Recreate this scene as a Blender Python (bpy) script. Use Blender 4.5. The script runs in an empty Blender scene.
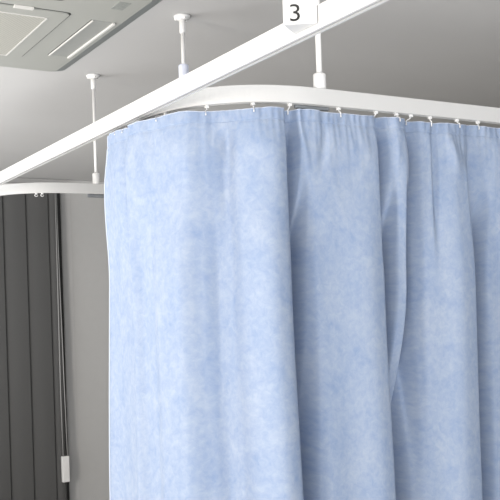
import bpy, bmesh, math
from mathutils import Vector, noise, Matrix
sc = bpy.context.scene
COL = sc.collection
# ------------------------------------------------------------------ camera model
CZ = 1.5                       # eye height; rail tops 0.5 m above it, ceiling 0.94 m
F, YH, ROLL = 900.0, 303.0, math.radians(1.8)
AX = (0.868, 0.497)            # room x axis (along the bed curtain) in camera plan
n_ = math.hypot(*AX); AX = (AX[0]/n_, AX[1]/n_)
YAW = math.atan2(AX[1], AX[0])
def cam2room(X, Z): return (AX[0]*X + AX[1]*Z, -AX[1]*X + AX[0]*Z)
def ray(px, py):
    a, b = px-250.0, YH-py
    c, s = math.cos(ROLL), math.sin(ROLL)
    X, U = a*c+b*s, -a*s+b*c
    x, y = cam2room(X, F)
    return x, y, U
def at_h(px, py, h):           # survey point on the level plane h above the eye
    x, y, u = ray(px, py); k = h/u
    return Vector((x*k, y*k, CZ+h))
def at_y(px, py, Y):
    x, y, u = ray(px, py); k = Y/y
    return Vector((x*k, Y, CZ+u*k))
def proj(p):
    x, y, z = p[0], p[1], p[2]-CZ
    X = AX[0]*x - AX[1]*y; Z = AX[1]*x + AX[0]*y
    u, v = F*X/Z, F*z/Z
    c, s = math.cos(ROLL), math.sin(ROLL)
    return 250+u*c-v*s, YH-(u*s+v*c)
# ------------------------------------------------------------------ materials
def srgb(r, g, b):
    f = lambda v: (v/255/12.92 if v <= 10 else ((v/255+.055)/1.055)**2.4)
    return (f(r), f(g), f(b), 1)
def mat(name, col, rough=.5, var=.0, scale=30, bump=0, metal=0, spec=.5):
    m = bpy.data.materials.new(name); m.use_nodes = True
    nt = m.node_tree; b = nt.nodes['Principled BSDF']
    b.inputs['Roughness'].default_value = rough
    b.inputs['Metallic'].default_value = metal
    b.inputs['Specular IOR Level'].default_value = spec
    tc = nt.nodes.new('ShaderNodeTexCoord')
    nz = nt.nodes.new('ShaderNodeTexNoise'); nz.inputs['Scale'].default_value = scale
    nz.inputs['Detail'].default_value = 5
    nt.links.new(tc.outputs['Object'], nz.inputs['Vector'])
    mx = nt.nodes.new('ShaderNodeMix'); mx.data_type = 'RGBA'
    mx.inputs[6].default_value = tuple(max(0, c*(1-var)) for c in col[:3])+(1,)
    mx.inputs[7].default_value = tuple(min(1, c*(1+var)) for c in col[:3])+(1,)
    nt.links.new(nz.outputs['Fac'], mx.inputs[0])
    nt.links.new(mx.outputs[2], b.inputs['Base Color'])
    if bump:
        bp = nt.nodes.new('ShaderNodeBump'); bp.inputs['Strength'].default_value = bump
        bp.inputs['Distance'].default_value = .002
        nt.links.new(nz.outputs['Fac'], bp.inputs['Height'])
        nt.links.new(bp.outputs['Normal'], b.inputs['Normal'])
    return m
def cloth_mat(name, dark, light, sheen=0):
    m = bpy.data.materials.new(name); m.use_nodes = True
    nt = m.node_tree; N = nt.nodes; L = nt.links; b = N['Principled BSDF']
    b.inputs['Roughness'].default_value = .85; b.inputs['Specular IOR Level'].default_value = .15
    b.inputs['Sheen Weight'].default_value = sheen
    uv = N.new('ShaderNodeTexCoord')
    def nz(sx, sy, scale, detail, rough, dist):
        mp = N.new('ShaderNodeMapping'); mp.inputs['Scale'].default_value = (sx, sy, 1)
        L.new(uv.outputs['UV'], mp.inputs['Vector'])
        t = N.new('ShaderNodeTexNoise'); t.inputs['Scale'].default_value = scale
        t.inputs['Detail'].default_value = detail; t.inputs['Roughness'].default_value = rough
        t.inputs['Distortion'].default_value = dist
        L.new(mp.outputs['Vector'], t.inputs['Vector']); return t
    big = nz(1.25, 1, 13, 7, .62, .6); sm = nz(1.4, 1, 55, 6, .7, .5)
    ad = N.new('ShaderNodeMath'); ad.operation = 'MULTIPLY_ADD'; ad.inputs[1].default_value = .55
    L.new(sm.outputs['Fac'], ad.inputs[0])
    hf = N.new('ShaderNodeMath'); hf.operation = 'MULTIPLY'; hf.inputs[1].default_value = .45
    L.new(big.outputs['Fac'], hf.inputs[0]); L.new(hf.outputs[0], ad.inputs[2])
    rp = N.new('ShaderNodeValToRGB')
    rp.color_ramp.elements[0].position = .33; rp.color_ramp.elements[0].color = dark
    rp.color_ramp.elements[1].position = .63; rp.color_ramp.elements[1].color = light
    L.new(ad.outputs[0], rp.inputs['Fac'])
    L.new(rp.outputs['Color'], b.inputs['Base Color'])
    wv = nz(1, 1, 420, 2, .5, 0)
    bp = N.new('ShaderNodeBump'); bp.inputs['Strength'].default_value = .12; bp.inputs['Distance'].default_value = .001
    L.new(wv.outputs['Fac'], bp.inputs['Height']); L.new(bp.outputs['Normal'], b.inputs['Normal'])
    tr = N.new('ShaderNodeBsdfTranslucent'); L.new(rp.outputs['Color'], tr.inputs['Color'])
    ms = N.new('ShaderNodeMixShader'); ms.inputs[0].default_value = .02
    L.new(b.outputs[0], ms.inputs[1]); L.new(tr.outputs[0], ms.inputs[2])
    L.new(ms.outputs[0], N['Material Output'].inputs['Surface'])
    return m
M = dict(
    rail=mat('white_enamel', (0.600, 0.600, 0.595, 1), .35, .02, 8),
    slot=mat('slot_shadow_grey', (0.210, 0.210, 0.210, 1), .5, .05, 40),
    plastic=mat('white_plastic', (0.780, 0.780, 0.775, 1), .4, .02, 60),
    bluish=mat('pale_blue_plastic', (0.740, 0.780, 0.920, 1), .4, .02, 60),
    joint=mat('grey_joint_metal', (0.224, 0.238, 0.252, 1), .4, .1, 50, 0, .3),
    ceiling=mat('matte_ceiling_paint', (0.505, 0.501, 0.497, 1), .9, .035, 3.0, .1),
    wall=mat('grey_wall_paper', (0.470, 0.470, 0.466, 1), .9, .03, 18, .2),
    trim=mat('light_grey_trim', (0.483, 0.483, 0.483, 1), .6, .03, 10),
    floor=mat('beige_vinyl_floor', (0.385, 0.364, 0.329, 1), .5, .08, 6),
    blind=mat('dark_grey_blind_fabric', (0.083, 0.083, 0.083, 1), .85, .05, 120, .2),
    blind_d=mat('black_gap_shade', (0.021, 0.021, 0.021, 1), .7, .05, 60),
    cord=mat('pale_grey_cord', (0.294, 0.294, 0.294, 1), .6, .05, 90),
    dcord=mat('dark_cord', (0.035, 0.035, 0.035, 1), .6, .05, 90),
    weight=mat('white_cord_weight', (0.780, 0.780, 0.770, 1), .45, .03, 60),
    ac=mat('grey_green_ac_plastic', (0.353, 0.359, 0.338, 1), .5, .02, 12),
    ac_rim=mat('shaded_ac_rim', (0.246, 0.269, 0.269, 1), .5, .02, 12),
    acdark=mat('ac_gap_dark', (0.070, 0.077, 0.073, 1), .6, .05, 30),
    acline=mat('ac_edge_light', (0.630, 0.623, 0.602, 1), .4, .03, 30),
    vane=mat('ac_vane_grey', (0.294, 0.301, 0.290, 1), .5, .04, 40),
    sign=mat('sign_white', (0.630, 0.630, 0.630, 1), .4, .01, 30),
    signback=mat('sign_underside_grey', (0.400, 0.400, 0.400, 1), .5, .03, 30),
    ink=mat('black_print', (0.014, 0.014, 0.014, 1), .5, .1, 50),
    label=mat('label_grey', (0.259, 0.273, 0.259, 1), .5, .35, 90),
)
M['cloth'] = cloth_mat('mottled_blue_curtain_cloth', (.215, .290, .440, 1), (.335, .389, .490, 1))
M['hem'] = cloth_mat('mottled_blue_hem_cloth', (.198, .274, .430, 1), (.315, .372, .480, 1))
M['edge'] = cloth_mat('pale_hem_edge', (.44, .50, .62, 1), (.52, .57, .65, 1))
# mesh of the AC intake gets a fine woven pattern
def grille_mat():
    m = mat('ac_intake_mesh', (.43, .435, .39, 1), .6, .02, 30)
    nt = m.node_tree; N = nt.nodes; L = nt.links; b = N['Principled BSDF']
    tc = N.new('ShaderNodeTexCoord'); ck = N.new('ShaderNodeTexChecker'); ck.inputs['Scale'].default_value = 130
    ck.inputs['Color1'].default_value = (.42, .415, .38, 1); ck.inputs['Color2'].default_value = (.335, .335, .305, 1)
    L.new(tc.outputs['Object'], ck.inputs['Vector']); L.new(ck.outputs['Color'], b.inputs['Base Color'])
    return m
M['grille'] = grille_mat()
# ------------------------------------------------------------------ object helpers
def link(name, bm, m, parent=None, smooth=False, loc=None):
    me = bpy.data.meshes.new(name)
    bmesh.ops.recalc_face_normals(bm, faces=bm.faces)
    bm.to_mesh(me); bm.free()
    me.materials.append(M[m] if isinstance(m, str) else m)
    if smooth:
        for p in me.polygons: p.use_smooth = True
    o = bpy.data.objects.new(name, me); COL.objects.link(o)
    if parent: o.parent = parent
    if loc is not None: o.location = loc
    return o
def tag(o, label, cat, group=None):
    o['label'] = label; o['category'] = cat
    if group: o['group'] = group
    return o
def empty(name, label, cat, loc, group=None):
    o = bpy.data.objects.new(name, None); COL.objects.link(o); o.location = loc
    o.empty_display_size = .05
    return tag(o, label, cat, group)
def struct(o): o['kind'] = 'structure'; return o
def box(bm, x0, x1, y0, y1, z0, z1, bev=0):
    r = bmesh.ops.create_cube(bm, size=1)
    for v in r['verts']:
        v.co = Vector(((x0+x1)/2+v.co.x*(x1-x0), (y0+y1)/2+v.co.y*(y1-y0), (z0+z1)/2+v.co.z*(z1-z0)))
    if bev:
        es = list({e for v in r['verts'] for e in v.link_edges})
        bmesh.ops.bevel(bm, geom=es, offset=bev, segments=2, affect='EDGES', profile=.5)
    return bm
def lathe(bm, prof, n=24, cx=0, cy=0):
    rings = []
    for r, z in prof:
        rings.append([bm.verts.new((cx+r*math.cos(2*math.pi*i/n), cy+r*math.sin(2*math.pi*i/n), z)) for i in range(n)])
    for a, b in zip(rings, rings[1:]):
        for i in range(n): bm.faces.new((a[i], a[(i+1) % n], b[(i+1) % n], b[i]))
    bm.faces.new(rings[0]); bm.faces.new(rings[-1][::-1]); return bm
def tube(bm, pts, r, n=8):
    pts = [Vector(p) for p in pts]; rings = []
    for i, p in enumerate(pts):
        t = (pts[min(i+1, len(pts)-1)]-pts[max(i-1, 0)]).normalized()
        u = t.cross(Vector((0, 0, 1))) if abs(t.z) < .95 else t.cross(Vector((1, 0, 0)))
        u.normalize(); w = t.cross(u)
        rings.append([bm.verts.new(p+r*(math.cos(2*math.pi*k/n)*u+math.sin(2*math.pi*k/n)*w)) for k in range(n)])
    for a, b in zip(rings, rings[1:]):
        for i in range(n): bm.faces.new((a[i], a[(i+1) % n], b[(i+1) % n], b[i]))
    bm.faces.new(rings[0]); bm.faces.new(rings[-1][::-1]); return bm
# ------------------------------------------------------------------ room shell
ZC = CZ+.94
YW = 6.38
bm = bmesh.new(); box(bm, -4.5, 8.0, -3.0, YW+.15, ZC, ZC+.12); struct(link('ceiling', bm, 'ceiling'))
bm = bmesh.new(); box(bm, -4.5, 8.0, -3.0, YW+.15, -.1, 0); struct(link('floor', bm, 'floor'))
bm = bmesh.new(); box(bm, -4.5, 8.0, YW, YW+.15, 0, ZC); struct(link('wall_back', bm, 'wall'))
bm = bmesh.new(); box(bm, 8.0, 8.15, -3.0, YW+.15, -.1, ZC+.12); struct(link('wall_right', bm, 'wall'))
bm = bmesh.new(); box(bm, -4.5, 8.0, YW-.035, YW, ZC-.045, ZC, .004); struct(link('trim_1', bm, 'trim'))
bm = bmesh.new(); box(bm, -4.5, 8.0, YW-.015, YW, 0, .045, .003); struct(link('baseboard_back', bm, 'trim'))
# ------------------------------------------------------------------ curtain rails
RW, RH = .021, .040            # rail width and height
ZT = CZ+.5                     # rail top
ZB = ZT-RH
XA = .8605                     # left face of the long straight rail
def rail_profile():
    w, h = RW/2, RH; s = .0035; t = .003; d = .012; c = .0015
    # closed outline (across, up) with a slot in the underside
    return [(-w, -h+c), (-w, -c), (-w+c, 0), (w-c, 0), (w, -c), (w, -h+c), (w-c, -h),
            (s, -h), (s, -h+t), (w-.004, -h+t), (w-.004, -h+d), (-w+.004, -h+d), (-w+.004, -h+t), (-s, -h+t), (-s, -h), (-w+c, -h)]
def sweep(bm, path, prof):
    rings = []
    for i, p in enumerate(path):
        a = path[max(i-1, 0)]; b = path[min(i+1, len(path)-1)]
        t = Vector((b[0]-a[0], b[1]-a[1])).normalized(); nn = Vector((-t.y, t.x))
        rings.append([bm.verts.new((p[0]+nn.x*u, p[1]+nn.y*u, ZT+v)) for u, v in prof])
    k = len(prof)
    for a, b in zip(rings, rings[1:]):
        for i in range(k): bm.faces.new((a[i], a[(i+1) % k], b[(i+1) % k], b[i]))
    bm.faces.new(rings[0]); bm.faces.new(rings[-1][::-1])
def corner_path(yface, yend, xend, inset=RW/2, a=.345, b=.365, ex=2.5, x0=XA+RW+.0008):
    """outer face runs along x0, turns and runs along y=yface; returns centre line"""
    face = [(x0, yend), (x0, (yend+yface+b)/2), (x0, yface+b+.001)]
    N = 40
    for i in range(1, N):
        th = math.pi/2*i/N
        face.append((x0+a-a*math.cos(th)**(2/ex), yface+b-b*math.sin(th)**(2/ex)))
    face += [(x0+a+.001, yface), (x0+a+.25, yface), ((x0+a+xend)/2, yface), (xend, yface)]
    # resample evenly, then inset along normals
    def resample(ps, step):
        out = [Vector(ps[0])]; acc = 0; 
        for p, q in zip(ps, ps[1:]):
            p, q = Vector(p), Vector(q); L = (q-p).length; d = step-acc
            while d <= L:
                out.append(p+(q-p)*d/L); d += step
            acc = (acc+L) % step
        out.append(Vector(ps[-1])); return out
    fs = resample(face, .012); out = []
    for i, p in enumerate(fs):
        t = (fs[min(i+1, len(fs)-1)]-fs[max(i-1, 0)]).normalized()
        nn = Vector((-t.y, t.x)) # left of travel = towards the bed side
        out.append(p+nn*inset)
    return out
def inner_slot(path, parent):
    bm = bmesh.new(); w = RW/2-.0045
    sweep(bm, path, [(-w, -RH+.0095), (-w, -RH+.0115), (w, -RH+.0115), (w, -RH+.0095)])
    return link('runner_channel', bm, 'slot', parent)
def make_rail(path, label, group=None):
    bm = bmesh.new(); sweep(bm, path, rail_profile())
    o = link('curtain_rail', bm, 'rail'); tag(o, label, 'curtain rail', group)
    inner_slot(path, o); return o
SK = -.014                      # the straight rail runs slightly out of square
def skew(ps): return [Vector((p[0]+SK*(p[1]-1.745), p[1])) for p in ps]
railA = make_rail(skew([(XA+RW/2, 5.9), (XA+RW/2, 3), (XA+RW/2, -.6)]),
                  'long straight white curtain rail crossing the picture diagonally, carrying the number tag')
YB, YC = 1.745, 3.447
pathB = skew(corner_path(YB, 2.25, 4.2))
railB = make_rail(pathB, 'curved white curtain rail that the blue curtain hangs from')
pathC = corner_path(YC, 4.3, 4.2)
railC = make_rail(pathC, 'farther curved white curtain rail at left, in front of the dark blind')
def joint(rail, xc, yface, drop):
    bm = bmesh.new()
    y0 = yface+RW
    box(bm, xc-.045, xc+.05, y0, y0+.004, ZB-drop, ZT-.006, .0012)
    box(bm, xc-.045, xc+.05, yface+RW/2+.006, y0+.004, ZB-drop, ZB-.0005, .0012)
    link('joint_plate', bm, 'joint', rail)
# ------------------------------------------------------------------ ceiling hangers
def hanger(x, y, zbot, label, sleeve_h, sleeve='plastic', rod_r=.0062, slr=.0150):
    root = empty('rail_hanger', label, 'rail hanger', (x, y, ZC))
    D = ZC-zbot
    bm = bmesh.new(); lathe(bm, [(.014, -.014), (.022, -.010), (.027, -.005), (.027, 0)], 28)
    pl = link('ceiling_plate', bm, 'plastic', root, True)
    for k in range(3):
        a = 2*math.pi*k/3+.45
        bm = bmesh.new(); lathe(bm, [(.0035, -.013), (.0045, -.011), (.0045, -.003)], 10, .021*math.cos(a), .021*math.sin(a))
        link('screw', bm, 'plastic', pl, True)
    bm = bmesh.new(); lathe(bm, [(.0085, -.056), (.0098, -.054), (.0098, -.012)], 20); link('collar', bm, 'plastic', root, True)
    bm = bmesh.new(); lathe(bm, [(rod_r, -D+.004), (rod_r, -.05)], 18); link('rod', bm, 'plastic', root, True)
    bm = bmesh.new(); lathe(bm, [(slr*.96, -D+.0002), (slr, -D+.002), (slr, -D+sleeve_h-.003), (slr*.86, -D+sleeve_h), (rod_r*.9, -D+sleeve_h)], 24)
    link('rod_foot', bm, sleeve, root, True)
    return root
p = at_h(95, 184, .5); XC95 = p.x+.006
hanger(XC95, YC+RW/2, ZT, 'thin white hanger rod running from the ceiling down to the farther curved rail', .044)
joint(railC, XC95+.01, YC, .014)
p = at_h(322.5, 88, .5); XB320 = p.x
hanger(XB320, YB+RW/2, ZT, 'white hanger rod under the number tag with its foot on the near curved rail', .036, rod_r=.0068, slr=.0152)
joint(railB, XB320-.02, YB, .008)
p = at_h(182, 16, .94)
k = (p.y/ray(183, 78)[1]); zb = CZ+ray(183, 80)[2]*k
hanger(p.x, p.y, zb, 'short white ceiling rod with a pale blue end sleeve behind the straight rail', .050, 'bluish', rod_r=.0062, slr=.0165)
# ------------------------------------------------------------------ the blue curtain
# station along rail B
pathB = skew(corner_path(YB, 2.75, 4.2))
S = [0]
for a, b in zip(pathB, pathB[1:]): S.append(S[-1]+(b-a).length)
def path_at(s):
    s = max(0, min(S[-1]-1e-6, s))
    lo, hi = 0, len(S)-1
    while hi-lo > 1:
        m = (lo+hi)//2
        if S[m] <= s: lo = m
        else: hi = m
    f = (s-S[lo])/(S[hi]-S[lo]); p = pathB[lo].lerp(pathB[hi], f)
    def tan(i): return (pathB[min(i+1, len(pathB)-1)]-pathB[max(i-1, 0)]).normalized()
    t = tan(lo).lerp(tan(hi), f).normalized()
    return p, Vector((t.y, -t.x))       # outward normal (away from the bed)
ZTOP = ZB-.0155
SQ = [(proj((q.x, q.y, ZTOP))[0], s) for q, s in zip(pathB, S)]
def s_of(px):
    for (a, s0), (b, s1) in zip(SQ, SQ[1:]):
        if a <= px <= b: return s0+(s1-s0)*(px-a)/(b-a)
    return SQ[0][1] if px < SQ[0][0] else SQ[-1][1]
# fold keys: station (named by survey column) -> how far the cloth stands out, for three heights
K_TOP = [(96,.022),(114,.026),(128,.036),(137,.020),(139.5,.022),(143,.050),(165,.034),(192,.036),(206,.012),(222,-.014),(240,.026),(268,.040),(281,.026),(288,-.040),(292.5,-.044),(299,.004),(318,.012),(345,.020),(366,.026),(371,.024),(376,-.034),(380,-.034),(386,.010),(398,.024),(403,.016),(408,-.052),(412,-.052),(420,.0),(427,.010),(432,-.006),(437,.006),(450,.020),(460,.020),(465,.004),(470,-.016),(478,.0),(492,.016),(512,.022),(530,.016),(542,-.005),(560,.016),(600,.02),(640,.0)]
K_MID = [(90,.040),(100,.030),(112,.006),(130,.008),(139,.022),(144,.044),(150,.030),(158,.032),(168,.050),(186,.054),(201,.018),(213,-.010),(226,-.004),(244,.050),(262,.070),(274,.058),(282,.030),(288,-.080),(294,-.125),(300,-.115),(306,-.025),(312,.0),(330,.016),(358,.034),(371,.026),(377,.008),(382,-.080),(388,-.080),(392,.004),(398,.012),(402,-.075),(409,-.100),(415,-.030),(421,.0),(434,.018),(450,.034),(462,.028),(467,.010),(473,-.085),(479,-.110),(486,-.012),(510,.028),(535,.030),(548,-.015),(575,.025),(640,.0)]
K_BOT = [(90,.050),(100,.036),(114,.004),(131,.010),(140,.026),(146,.054),(152,.036),(160,.036),(172,.060),(189,.056),(205,.014),(219,-.014),(232,-.006),(249,.056),(267,.084),(279,.070),(287,.034),(294,-.090),(300,-.140),(306,-.125),(313,-.025),(320,.0),(335,.014),(362,.040),(374,.032),(380,.012),(387,-.10),(394,-.140),(401,-.120),(408,-.025),(414,.0),(426,.014),(448,.038),(461,.032),(467,.014),(474,-.090),(481,-.120),(488,-.014),(515,.030),(540,.032),(553,-.02),(580,.03),(640,.0)]
def pchip(K):
    n = len(K); h = [K[i+1][0]-K[i][0] for i in range(n-1)]; d = [(K[i+1][1]-K[i][1])/h[i] for i in range(n-1)]
    m = [d[0]]+[0 if d[i-1]*d[i] <= 0 else 2*d[i-1]*d[i]/(d[i-1]+d[i]) for i in range(1, n-1)]+[d[-1]]
    def f(x):
        x = max(K[0][0], min(K[-1][0], x))
        i = 0
        while i < n-2 and x > K[i+1][0]: i += 1
        t = (x-K[i][0])/h[i]
        return (K[i][1]*(1+2*t)*(1-t)**2+h[i]*m[i]*t*(1-t)**2+K[i+1][1]*t*t*(3-2*t)+h[i]*m[i+1]*t*t*(t-1))
    return f
fT, fM, fB = pchip(K_TOP), pchip(K_MID), pchip(K_BOT)
HOOKS = [127, 132, 166, 207, 253, 290, 338.5, 376, 396.5, 411, 430, 457, 478, 508]
Q0, Q1 = 116.0, 620.0
def out_depth(q, z):
    d = ZTOP-z                           # distance below the top edge
    t = fT(q); m = fM(q); b = fB(q)
    if d < .12: v = t
    elif d < .40:
        w = (d-.12)/.28; w = w*w*(3-2*w); v = t*(1-w)+m*w
    elif d < 1.0:
        w = (d-.40)/.60; w = w*w*(3-2*w); v = m*(1-w)+b*w
    else: v = b
    g = min(1, d/.10); lf = max(0, min(1, (215-q)/60)); v *= 1-(1-(.45+.4*lf))*(1-g*g*(3-2*g))
    return v
def cloth_point(q, z, extra=0, wob=1):
    dd = ZTOP-z
    q = q-10.5*math.exp(-(q-Q0)/14)*(1-math.exp(-max(0, dd-.03)/.28))
    s = s_of(q); p, nn = path_at(s)
    d = ZTOP-z
    v = out_depth(q, z)
    # gathered wrinkles under the hem, soft creases lower down
    v *= 1.25 if False else 1
    fade = math.exp(-d/.05)
    v += wob*(.0035+.003*(q > 200))*fade*noise.noise(Vector((s*85, z*9, 3.1)))
    v += wob*.0030*math.exp(-d/.16)*noise.noise(Vector((s*38+z*12, z*8, 9.7)))
    v += wob*.0035*noise.noise(Vector((s*10, z*2.0, 1.3)))*min(1, d/.1)
    # seam pull at the hem stitch line
    v -= .0013*math.exp(-((d-.027)/.0035)**2)*wob
    # tension lines fanning from two hooks
    for qc, amp, sl in ((228, -.010, 0), (322, -.008, -70), (300, .006, 60), (392, .006, -30), (447, .007, 75), (460, -.008, 60)):
        c = qc+sl*(d-.06)
        w = 5+55*max(0, .11-d) if sl == 0 else 4
        e = ((q-c)/w)**2
        if e < 9: v += amp*math.exp(-e)*math.exp(-((d-.075)/.05)**2)
    zz = z
    if d < .06:
        zz += .0035*math.exp(-max(0, q-Q0)/14)*(1-d/.06)
        zz += (.0018*math.sin(s*23+.6)+.0010*math.sin(s*61))*(1-d/.06)
    return Vector((p.x+nn.x*(v+extra), p.y+nn.y*(v+extra), zz)), s
ZLOW = .32
rows = []
d = 0
while d < .06: rows.append(ZTOP-d); d += .003
while d < .30: rows.append(ZTOP-d); d += .007
while d < 1.0: rows.append(ZTOP-d); d += .014
while ZTOP-d > ZLOW: rows.append(ZTOP-d); d += .05
rows.append(ZLOW)
cols = []
q = Q0
while q < 500: cols.append(q); q += .7
while q < Q1: cols.append(q); q += 1.5
def edge_shift(i, z):           # free left edge swings outward a little below the top
    return 0
def sheet(name, qs, zs, m, parent=None, extra=0, thick=0):
    me = bpy.data.meshes.new(name); vs = []; uv = []; fs = []
    for z in zs:
        for q in qs:
            c, s = cloth_point(q, z, extra); vs.append(c); uv.append((s, z))
    n = len(qs)
    for j in range(len(zs)-1):
        for i in range(n-1): fs.append((j*n+i, (j+1)*n+i, (j+1)*n+i+1, j*n+i+1))
    me.from_pydata(vs, [], fs); me.materials.append(M[m])
    lay = me.uv_layers.new(name='UVMap')
    for l in me.loops: lay.data[l.index].uv = uv[l.vertex_index]
    for p in me.polygons: p.use_smooth = True
    o = bpy.data.objects.new(name, me); COL.objects.link(o)
    if parent: o.parent = parent
    if thick:
        md = o.modifiers.new('thickness', 'SOLIDIFY'); md.thickness = thick; md.offset = 0
    return o
curtain = sheet('curtain', cols, rows, 'cloth')
tag(curtain, 'pale blue mottled fabric curtain hanging in soft folds from the near curved rail', 'curtain')
hz = [ZTOP+.001-.0022*i for i in range(13)]
hem = sheet('top_hem', cols, hz, 'hem', curtain, .0005, .0004)
bm = bmesh.new(); tube(bm, [cloth_point(q, ZTOP+.001, .0012)[0] for q in cols[::2]], .0011, 6)
link('hem_edge', bm, 'edge', hem, True)
bm = bmesh.new(); tube(bm, [cloth_point(Q0, z)[0] for z in rows], .0022, 8)
o = link('side_hem', bm, 'edge', curtain, True); o['label'] = 'paler edge seam down the left side'
# ------------------------------------------------------------------ hooks and runners
def runner_bm():
    bm = bmesh.new()
    box(bm, -.004, .004, -.004, .004, -.004, .007, .0008)      # neck through the slot
    box(bm, -.0042, .0042, -.0042, .0042, -.0058, -.003, .0008) # eyelet block
    return bm
def hook(q, label, group):
    s = s_of(q); p, nn = path_at(s)
    c, _ = cloth_point(q, ZTOP-.004)
    root = empty('curtain_hook', label, 'curtain hook', (p.x, p.y, ZB), group)
    link('runner', runner_bm(), 'plastic', root)
    o = Vector((c.x-p.x, c.y-p.y, 0)); dz = c.z-ZB
    bm = bmesh.new()
    pts = [(0, 0, -.005), (o.x*.25, o.y*.25, -.0085), (o.x*.7, o.y*.7, -.0105), (o.x*1.0+nn.x*.003, o.y+nn.y*.003, -.0125),
           (o.x+nn.x*.0032, o.y+nn.y*.0032, dz-.002), (o.x+nn.x*.002, o.y+nn.y*.002, dz-.0035)]
    tube(bm, pts, .0015, 8); link('hook', bm, 'plastic', root, True)
LBL = ['small white hook at the left end of the curtain, leftmost of a close pair',
 'small white hook near the left end of the curtain, right one of a close pair',
 'small white hook where the near curved rail comes out from behind the straight rail',
 'small white hook on the bend of the near rail, fourth from the left',
 'small white hook in the middle of the rail bend, fifth from the left',
 'small white hook above the deep vertical fold left of the hanger rod',
 'first small white hook to the right of the hanger rod\'s foot',
 'second small white hook to the right of the hanger rod\'s foot',
 'third small white hook right of the hanger rod, left one of a close pair',
 'fourth small white hook right of the hanger rod, right one of a close pair',
 'fifth small white hook right of the hanger rod, above a thin crease',
 'second to last small white hook toward the right picture edge',
 'last small white hook before the right picture edge', None]
for q, l in zip(HOOKS, LBL):
    if l: hook(q, l, 'white hooks along the top of the blue curtain')
for px, l in ((35.5, 'left one of two bare white runners under the farther rail above the blind'),
              (41.5, 'right one of two bare white runners under the farther rail above the blind')):
    best = min(pathC, key=lambda c: abs(proj((c.x, c.y, ZB))[0]-px))
    root = empty('rail_runner', l, 'curtain runner', (best.x, best.y, ZB), 'bare runners on the farther rail')
    link('runner', runner_bm(), 'plastic', root)
    bm = bmesh.new()
    tube(bm, [(.006*math.cos(a), 0, -.009+.0045*math.sin(a)) for a in [math.radians(150+15*i) for i in range(15)]], .0016, 6)
    link('hook_eye', bm, 'plastic', root, True)
# ------------------------------------------------------------------ number tag
hs = .468
Lp, Rp, Pp = at_h(283.2, 25, hs), at_h(317.5, 23, hs), at_h(295, 35, hs)
e = XA+SK*(Pp.y-1.745)-.0012
Rp = Rp+(Rp-Lp)*((e-Rp.x)/(Rp.x-Lp.x)) if abs(Rp.x-Lp.x) > 1e-4 else Rp
Pp = Lp+(Pp-Lp)*((e-Lp.x)/(Pp.x-Lp.x))
Lp.z = Rp.z = Pp.z = 0
SH = .056
root = empty('number_tag', 'white wedge-shaped number 3 tag fixed to the straight rail at the top', 'sign', (Lp.x, Lp.y, CZ+hs))
bm = bmesh.new()
lo = [bm.verts.new(v-Lp) for v in (Lp, Rp, Pp)]; hi = [bm.verts.new(v-Lp+Vector((0, 0, SH))) for v in (Lp, Rp, Pp)]
for i in range(3): bm.faces.new((lo[i], lo[(i+1) % 3], hi[(i+1) % 3], hi[i]))
bm.faces.new(lo); bm.faces.new(hi)
bmesh.ops.recalc_face_normals(bm, faces=bm.faces)
bmesh.ops.bevel(bm, geom=list(bm.edges), offset=.0008, segments=1, affect='EDGES')
body = link('tag_body', bm, 'sign', root)
cu = bpy.data.curves.new('numeral', 'FONT'); cu.body = '3'; cu.size = .0415; cu.align_x = 'CENTER'; cu.extrude = .0002
cu.offset = -.0001
tmp = bpy.data.objects.new('numeral_curve', cu); COL.objects.link(tmp)
dg = bpy.context.evaluated_depsgraph_get(); me = bpy.data.meshes.new_from_object(tmp.evaluated_get(dg))
bpy.data.objects.remove(tmp)
me.materials.clear(); me.materials.append(M['ink'])
num = bpy.data.objects.new('numeral', me); COL.objects.link(num); num.parent = root
fx = (Rp-Lp); fw = fx.length; fx.normalize(); fn = Vector((fx.y, -fx.x, 0))
num.matrix_local = Matrix.Translation(fx*(fw*.355)+fn*.0004+Vector((0, 0, .0055))) @ Matrix((
    (fx.x*1.13, 0, fn.x, 0), (fx.y*1.13, 0, fn.y, 0), (0, 1, 0, 0), (0, 0, 0, 1)))
bm = bmesh.new(); box(bm, e-.0015-Lp.x, e+RW*.7-Lp.x, Pp.y-.032-Lp.y, Pp.y-.002-Lp.y, ZT-CZ-hs+.0001, ZT-CZ-hs+.003, .0006)
link('rail_clip', bm, 'plastic', root)
# ------------------------------------------------------------------ ceiling air conditioner
HA = .94
c0 = at_h(62, 70.5, HA); c1 = at_h(160, 0, HA)
dy = (c1-c0); dy.z = 0; dy.normalize()          # along right edge towards the camera
ang = math.atan2(dy.y, dy.x)
ac = empty('ceiling_air_conditioner', 'grey cassette air conditioner panel set in the ceiling at top left', 'air conditioner', (c0.x, c0.y, ZC))
ac.rotation_euler = (0, 0, ang)
DZ = .022
def acl(px, py, drop=DZ):      # survey point on the panel's underside, in the unit's own frame
    v = at_h(px, py, HA-drop)-c0; ca, sa = math.cos(-ang), math.sin(-ang)
    return v.x*ca-v.y*sa, v.x*sa+v.y*ca           # local X along right edge towards camera, local Y
sgn = 1 if acl(20, 30)[1] > 0 else -1
W_, L_ = .98, 1.02
def acbox(bm, x0, x1, y0, y1, z0, z1, bev=0):
    a, b = sorted((y0*sgn, y1*sgn)); x0, x1 = sorted((x0, x1)); return box(bm, x0, x1, a, b, z0, z1, bev)
def rr(x0, x1, y0, y1, r, n=6):
    pts = []
    for cx, cy, a0 in ((x1-r, y1-r, 0), (x0+r, y1-r, 90), (x0+r, y0+r, 180), (x1-r, y0+r, 270)):
        for i in range(n+1):
            a = math.radians(a0+90*i/n); pts.append((cx+r*math.cos(a), cy+r*math.sin(a)))
    return pts
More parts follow.
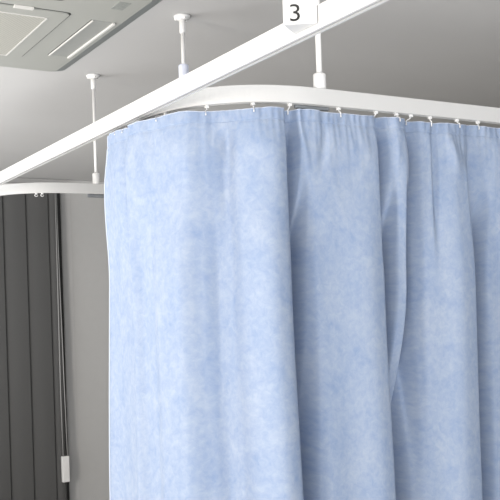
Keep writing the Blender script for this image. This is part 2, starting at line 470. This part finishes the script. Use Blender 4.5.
def plate(pts, z0, z1):
    bm = bmesh.new(); lo = [bm.verts.new((x, y*sgn, z0)) for x, y in pts]; hi = [bm.verts.new((x, y*sgn, z1)) for x, y in pts]
    n = len(pts)
    for i in range(n): bm.faces.new((lo[i], lo[(i+1) % n], hi[(i+1) % n], hi[i]))
    bm.faces.new(lo); bm.faces.new(hi); return bm
def ring(bm, o, i, z0, z1):
    n = len(o)
    def lp(pts, z): return [bm.verts.new((x, y*sgn, z)) for x, y in pts]
    a, b, c, d = lp(o, z0), lp(i, z0), lp(o, z1), lp(i, z1)
    for k in range(n):
        j = (k+1) % n
        bm.faces.new((a[k], a[j], b[j], b[k])); bm.faces.new((c[k], c[j], d[j], d[k]))
        bm.faces.new((a[k], a[j], c[j], c[k])); bm.faces.new((b[k], b[j], d[j], d[k]))
    return bm
# panel: flat underside with a bevelled rim that rises to the ceiling
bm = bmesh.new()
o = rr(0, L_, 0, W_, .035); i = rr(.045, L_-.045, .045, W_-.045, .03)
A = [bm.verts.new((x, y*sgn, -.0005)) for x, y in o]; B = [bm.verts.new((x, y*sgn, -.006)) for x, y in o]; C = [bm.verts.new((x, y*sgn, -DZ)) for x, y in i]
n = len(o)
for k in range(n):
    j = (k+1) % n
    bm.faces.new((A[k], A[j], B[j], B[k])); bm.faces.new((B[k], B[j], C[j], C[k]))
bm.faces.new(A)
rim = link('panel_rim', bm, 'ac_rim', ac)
bm = bmesh.new(); C = [bm.verts.new((x, y*sgn, -DZ)) for x, y in i]; C2 = [bm.verts.new((x, y*sgn, -DZ+.004)) for x, y in i]
for k in range(n):
    j = (k+1) % n; bm.faces.new((C[k], C[j], C2[j], C2[k]))
bm.faces.new(C); bm.faces.new(C2)
panel = link('panel', bm, 'ac', ac)
# intake grille: right edge through (20,56)-(70,17), near edge through (70,13)
g_y = (acl(20, 57)[1]*sgn+acl(70, 17)[1]*sgn)/2
g_x0 = acl(18, 57)[0]; g_x1 = acl(73, 13)[0]
gr = rr(g_x0, g_x1, g_y, g_y+.50, .02); gi = rr(g_x0+.005, g_x1-.005, g_y+.005, g_y+.495, .016)
gap = link('intake_grille', plate(rr(g_x0+.0055, g_x1-.0055, g_y+.0055, g_y+.4945, .016), -DZ-.004, -DZ+.0002), 'ac', ac)
link('grille_gap', ring(bmesh.new(), gr, gi, -DZ-.0008, -DZ+.0002), 'acdark', gap)
m_y = (acl(5, 54)[1]*sgn+acl(50, 17)[1]*sgn)/2; m_x0 = acl(5, 54)[0]; m_x1 = acl(50, 17)[0]
mo = rr(m_x0, m_x1, m_y, g_y+.46, .004); mi = rr(m_x0+.004, m_x1-.004, m_y+.005, g_y+.455, .003)
link('filter_mesh', plate(mi, -DZ-.0046, -DZ-.0038), 'grille', gap)
link('mesh_border', ring(bmesh.new(), mo, mi, -DZ-.0058, -DZ-.0038), 'acline', gap)
la = acl(22, 8); 
bm = bmesh.new(); acbox(bm, g_x1-.012, g_x1+.004, la[1]*sgn-.03, la[1]*sgn+.03, -DZ-.0065, -DZ+.0002, .001); link('grille_latch', bm, 'acline', gap)
# louvre slots
def louvre(y_in, y_out, x0, x1):
    bm = bmesh.new(); acbox(bm, x0, x1, y_out, y_in, -DZ-.001, -DZ+.0002)
    v = link('louvre', bm, 'vane', ac)
    bm = bmesh.new(); acbox(bm, x0, x1, y_in-.004, y_in+.001, -DZ-.005, -DZ-.0008, .0008); link('louvre_lip', bm, 'acline', v)
    bm = bmesh.new(); acbox(bm, x0, x1, y_out-.001, y_out+.008, -DZ-.007, -DZ-.0008, .0012); link('louvre_lip', bm, 'acline', v)
    bm = bmesh.new(); acbox(bm, x0, x1, y_in+.001, y_in+.004, -DZ-.0014, -DZ+.0002); link('louvre_gap', bm, 'acdark', v)
y_in = (acl(46, 55)[1]+acl(93, 21)[1])/2*sgn; y_out = (acl(69, 56)[1]+acl(118, 22)[1])/2*sgn
lx0 = acl(57, 55.5)[0]; lx1 = acl(105, 21.5)[0]
louvre(y_in, y_out, lx0, lx1)
ba = acl(121, 6)
bm = bmesh.new(); acbox(bm, ba[0]-.035, ba[0]+.035, ba[1]*sgn-.019, ba[1]*sgn+.019, -DZ-.0012, -DZ+.0002, .0004); lab = link('label_plate', bm, 'label', ac)
# second cover panel seam at the top edge of the picture
sx, sy = acl(63, 1); 
so = rr(sx, L_-.06, sy*sgn, sy*sgn+.42, .015); si = rr(sx+.005, L_-.065, sy*sgn+.005, sy*sgn+.415, .011)
link('cover_seam', ring(bmesh.new(), so, si, -DZ-.0008, -DZ+.0002), 'acdark', ac)
print('AC', sgn, 'grille', g_x0, g_x1, g_y, 'mesh', m_x0, m_x1, m_y, 'louv', lx0, lx1, y_in, y_out, 'lab', ba, 'seam', sx, sy)
# ------------------------------------------------------------------ vertical blind on the back wall
YBL = YW-.06
zt = ZC-.075
xs = [at_y(px, 200, YBL).x for px in (-44, -21, 2, 25, 47.5, 57.5)]
blind = empty('vertical_blind', 'closed dark grey vertical slat blind on the back wall at left', 'blind', (xs[2], YBL, zt))
ox = xs[2]
bm = bmesh.new(); box(bm, xs[0]-ox, xs[-1]-ox+.03, -.03, .05, 0, .028, .004); link('headrail', bm, 'trim', blind)
for k in range(5):
    a, b = xs[k]-ox, xs[k+1]-ox; w = b-a
    bm = bmesh.new(); N = 8; top = []; bot = []
    for i in range(N+1):
        t = i/N; x = a+.004+(w-.006)*t; y = -.006*math.sin(math.pi*t)+.014*(1-t)-.006
        top.append(bm.verts.new((x, y, 0))); bot.append(bm.verts.new((x, y, -zt+.02)))
    for i in range(N): bm.faces.new((top[i], top[i+1], bot[i+1], bot[i]))
    link('slat', bm, 'blind', blind, True)
bm = bmesh.new(); box(bm, xs[0]-ox, xs[-1]-ox+.026, .018, .04, -zt+.02, 0); o = link('slat_gap_shade', bm, 'blind_d', blind)  # black sheet stands in for the shadow in the slat gaps
o['label'] = 'black sheet painted as the shade seen between the slats'
cx = at_y(62, 330, YBL-.03).x-ox
wt = at_y(65.5, 456, YBL-.03).z-zt; wb = at_y(65.5, 482, YBL-.03).z-zt
cxx = at_y(65.5, 468, YBL-.03).x-ox
for k, (dx0, dxm, dx1, m) in enumerate(((-.012, -.018, -.014, 'cord'), (-.010, -.002, .004, 'dcord'), (-.008, .01, .018, 'cord'))):
    bm = bmesh.new()
    tube(bm, [(cxx+dx0, -.03, 0), (cxx+(dx0+dxm)/2, -.03, wt*.4), (cxx+dxm, -.03, wt*.75), (cxx+dx1, -.03, wt+.002)], .0045, 8)
    cd = link('pull_cord', bm, m, blind, True)
bm = bmesh.new(); box(bm, cxx-.027, cxx+.027, -.046, -.014, wb, wt, .005)
w = link('cord_weight', bm, 'weight', cd); w['label'] = 'white cord weight'
bm = bmesh.new(); tube(bm, [(cxx, -.03, wb-.6), (cxx, -.03, wb)], .006, 8); link('cord_tail', bm, 'dcord', w, True)
bm = bmesh.new()
xj0, xj1 = xs[-1]+.045, xs[-1]+.115
box(bm, xj0, xj1, YW-.002, YW, .08, ZC-.05, .0008); struct(link('trim_2', bm, 'trim'))
# ------------------------------------------------------------------ light
wd = bpy.data.worlds.new('world'); sc.world = wd; wd.use_nodes = True
bg = wd.node_tree.nodes['Background']; bg.inputs['Color'].default_value = (.95, .97, 1, 1); bg.inputs['Strength'].default_value = .15
def area(name, loc, target, size, sizey, power, col=(1, 1, 1)):
    l = bpy.data.lights.new(name, 'AREA'); l.shape = 'RECTANGLE'; l.size = size; l.size_y = sizey; l.energy = power; l.color = col
    o = bpy.data.objects.new(name, l); COL.objects.link(o); o.location = loc
    o.rotation_euler = (Vector(target)-Vector(loc)).to_track_quat('-Z', 'Y').to_euler(); return o
area('left_key_light', (-3.4, 1.0, 1.6), (1.2, 1.9, 1.5), 1.0, 1.2, 164, (1, .925, .84))  # unseen warm area lamp lighting the curtain from the left
area('fill_light', (2.6, -2.4, 1.9), (1.4, 1.8, 1.3), 1.0, 1.0, 56, (.97, .98, 1))
area('added_ceiling_uplight', (-1.0, -1.2, .45), (-.7, -.3, ZC), 2.4, 2.2, 168, (.98, .99, 1))  # unseen uplight added to brighten the near ceiling
area('added_far_uplight', (-1.6, 4.2, .3), (-1.4, 4.4, ZC), 2.4, 2.4, 205, (.98, .99, 1))  # second added uplight, out of view, lifts far ceiling and back wall
# ------------------------------------------------------------------ camera
cam = bpy.data.cameras.new('camera'); co = bpy.data.objects.new('camera', cam); COL.objects.link(co)
cam.sensor_fit = 'HORIZONTAL'; cam.sensor_width = 36; cam.lens = 36*F/500
cam.shift_y = (YH-250)/500
co.matrix_world = Matrix.Translation((0, 0, CZ)) @ Matrix.Rotation(-(math.pi/2-math.atan2(AX[0], AX[1])+0) if False else -math.atan2(AX[1], AX[0]), 4, 'Z') @ Matrix.Rotation(math.pi/2, 4, 'X') @ Matrix.Rotation(-ROLL, 4, 'Z')
cam.clip_start = .02
sc.camera = co
sc.view_settings.view_transform = 'Standard'
sc.view_settings.look = 'None'
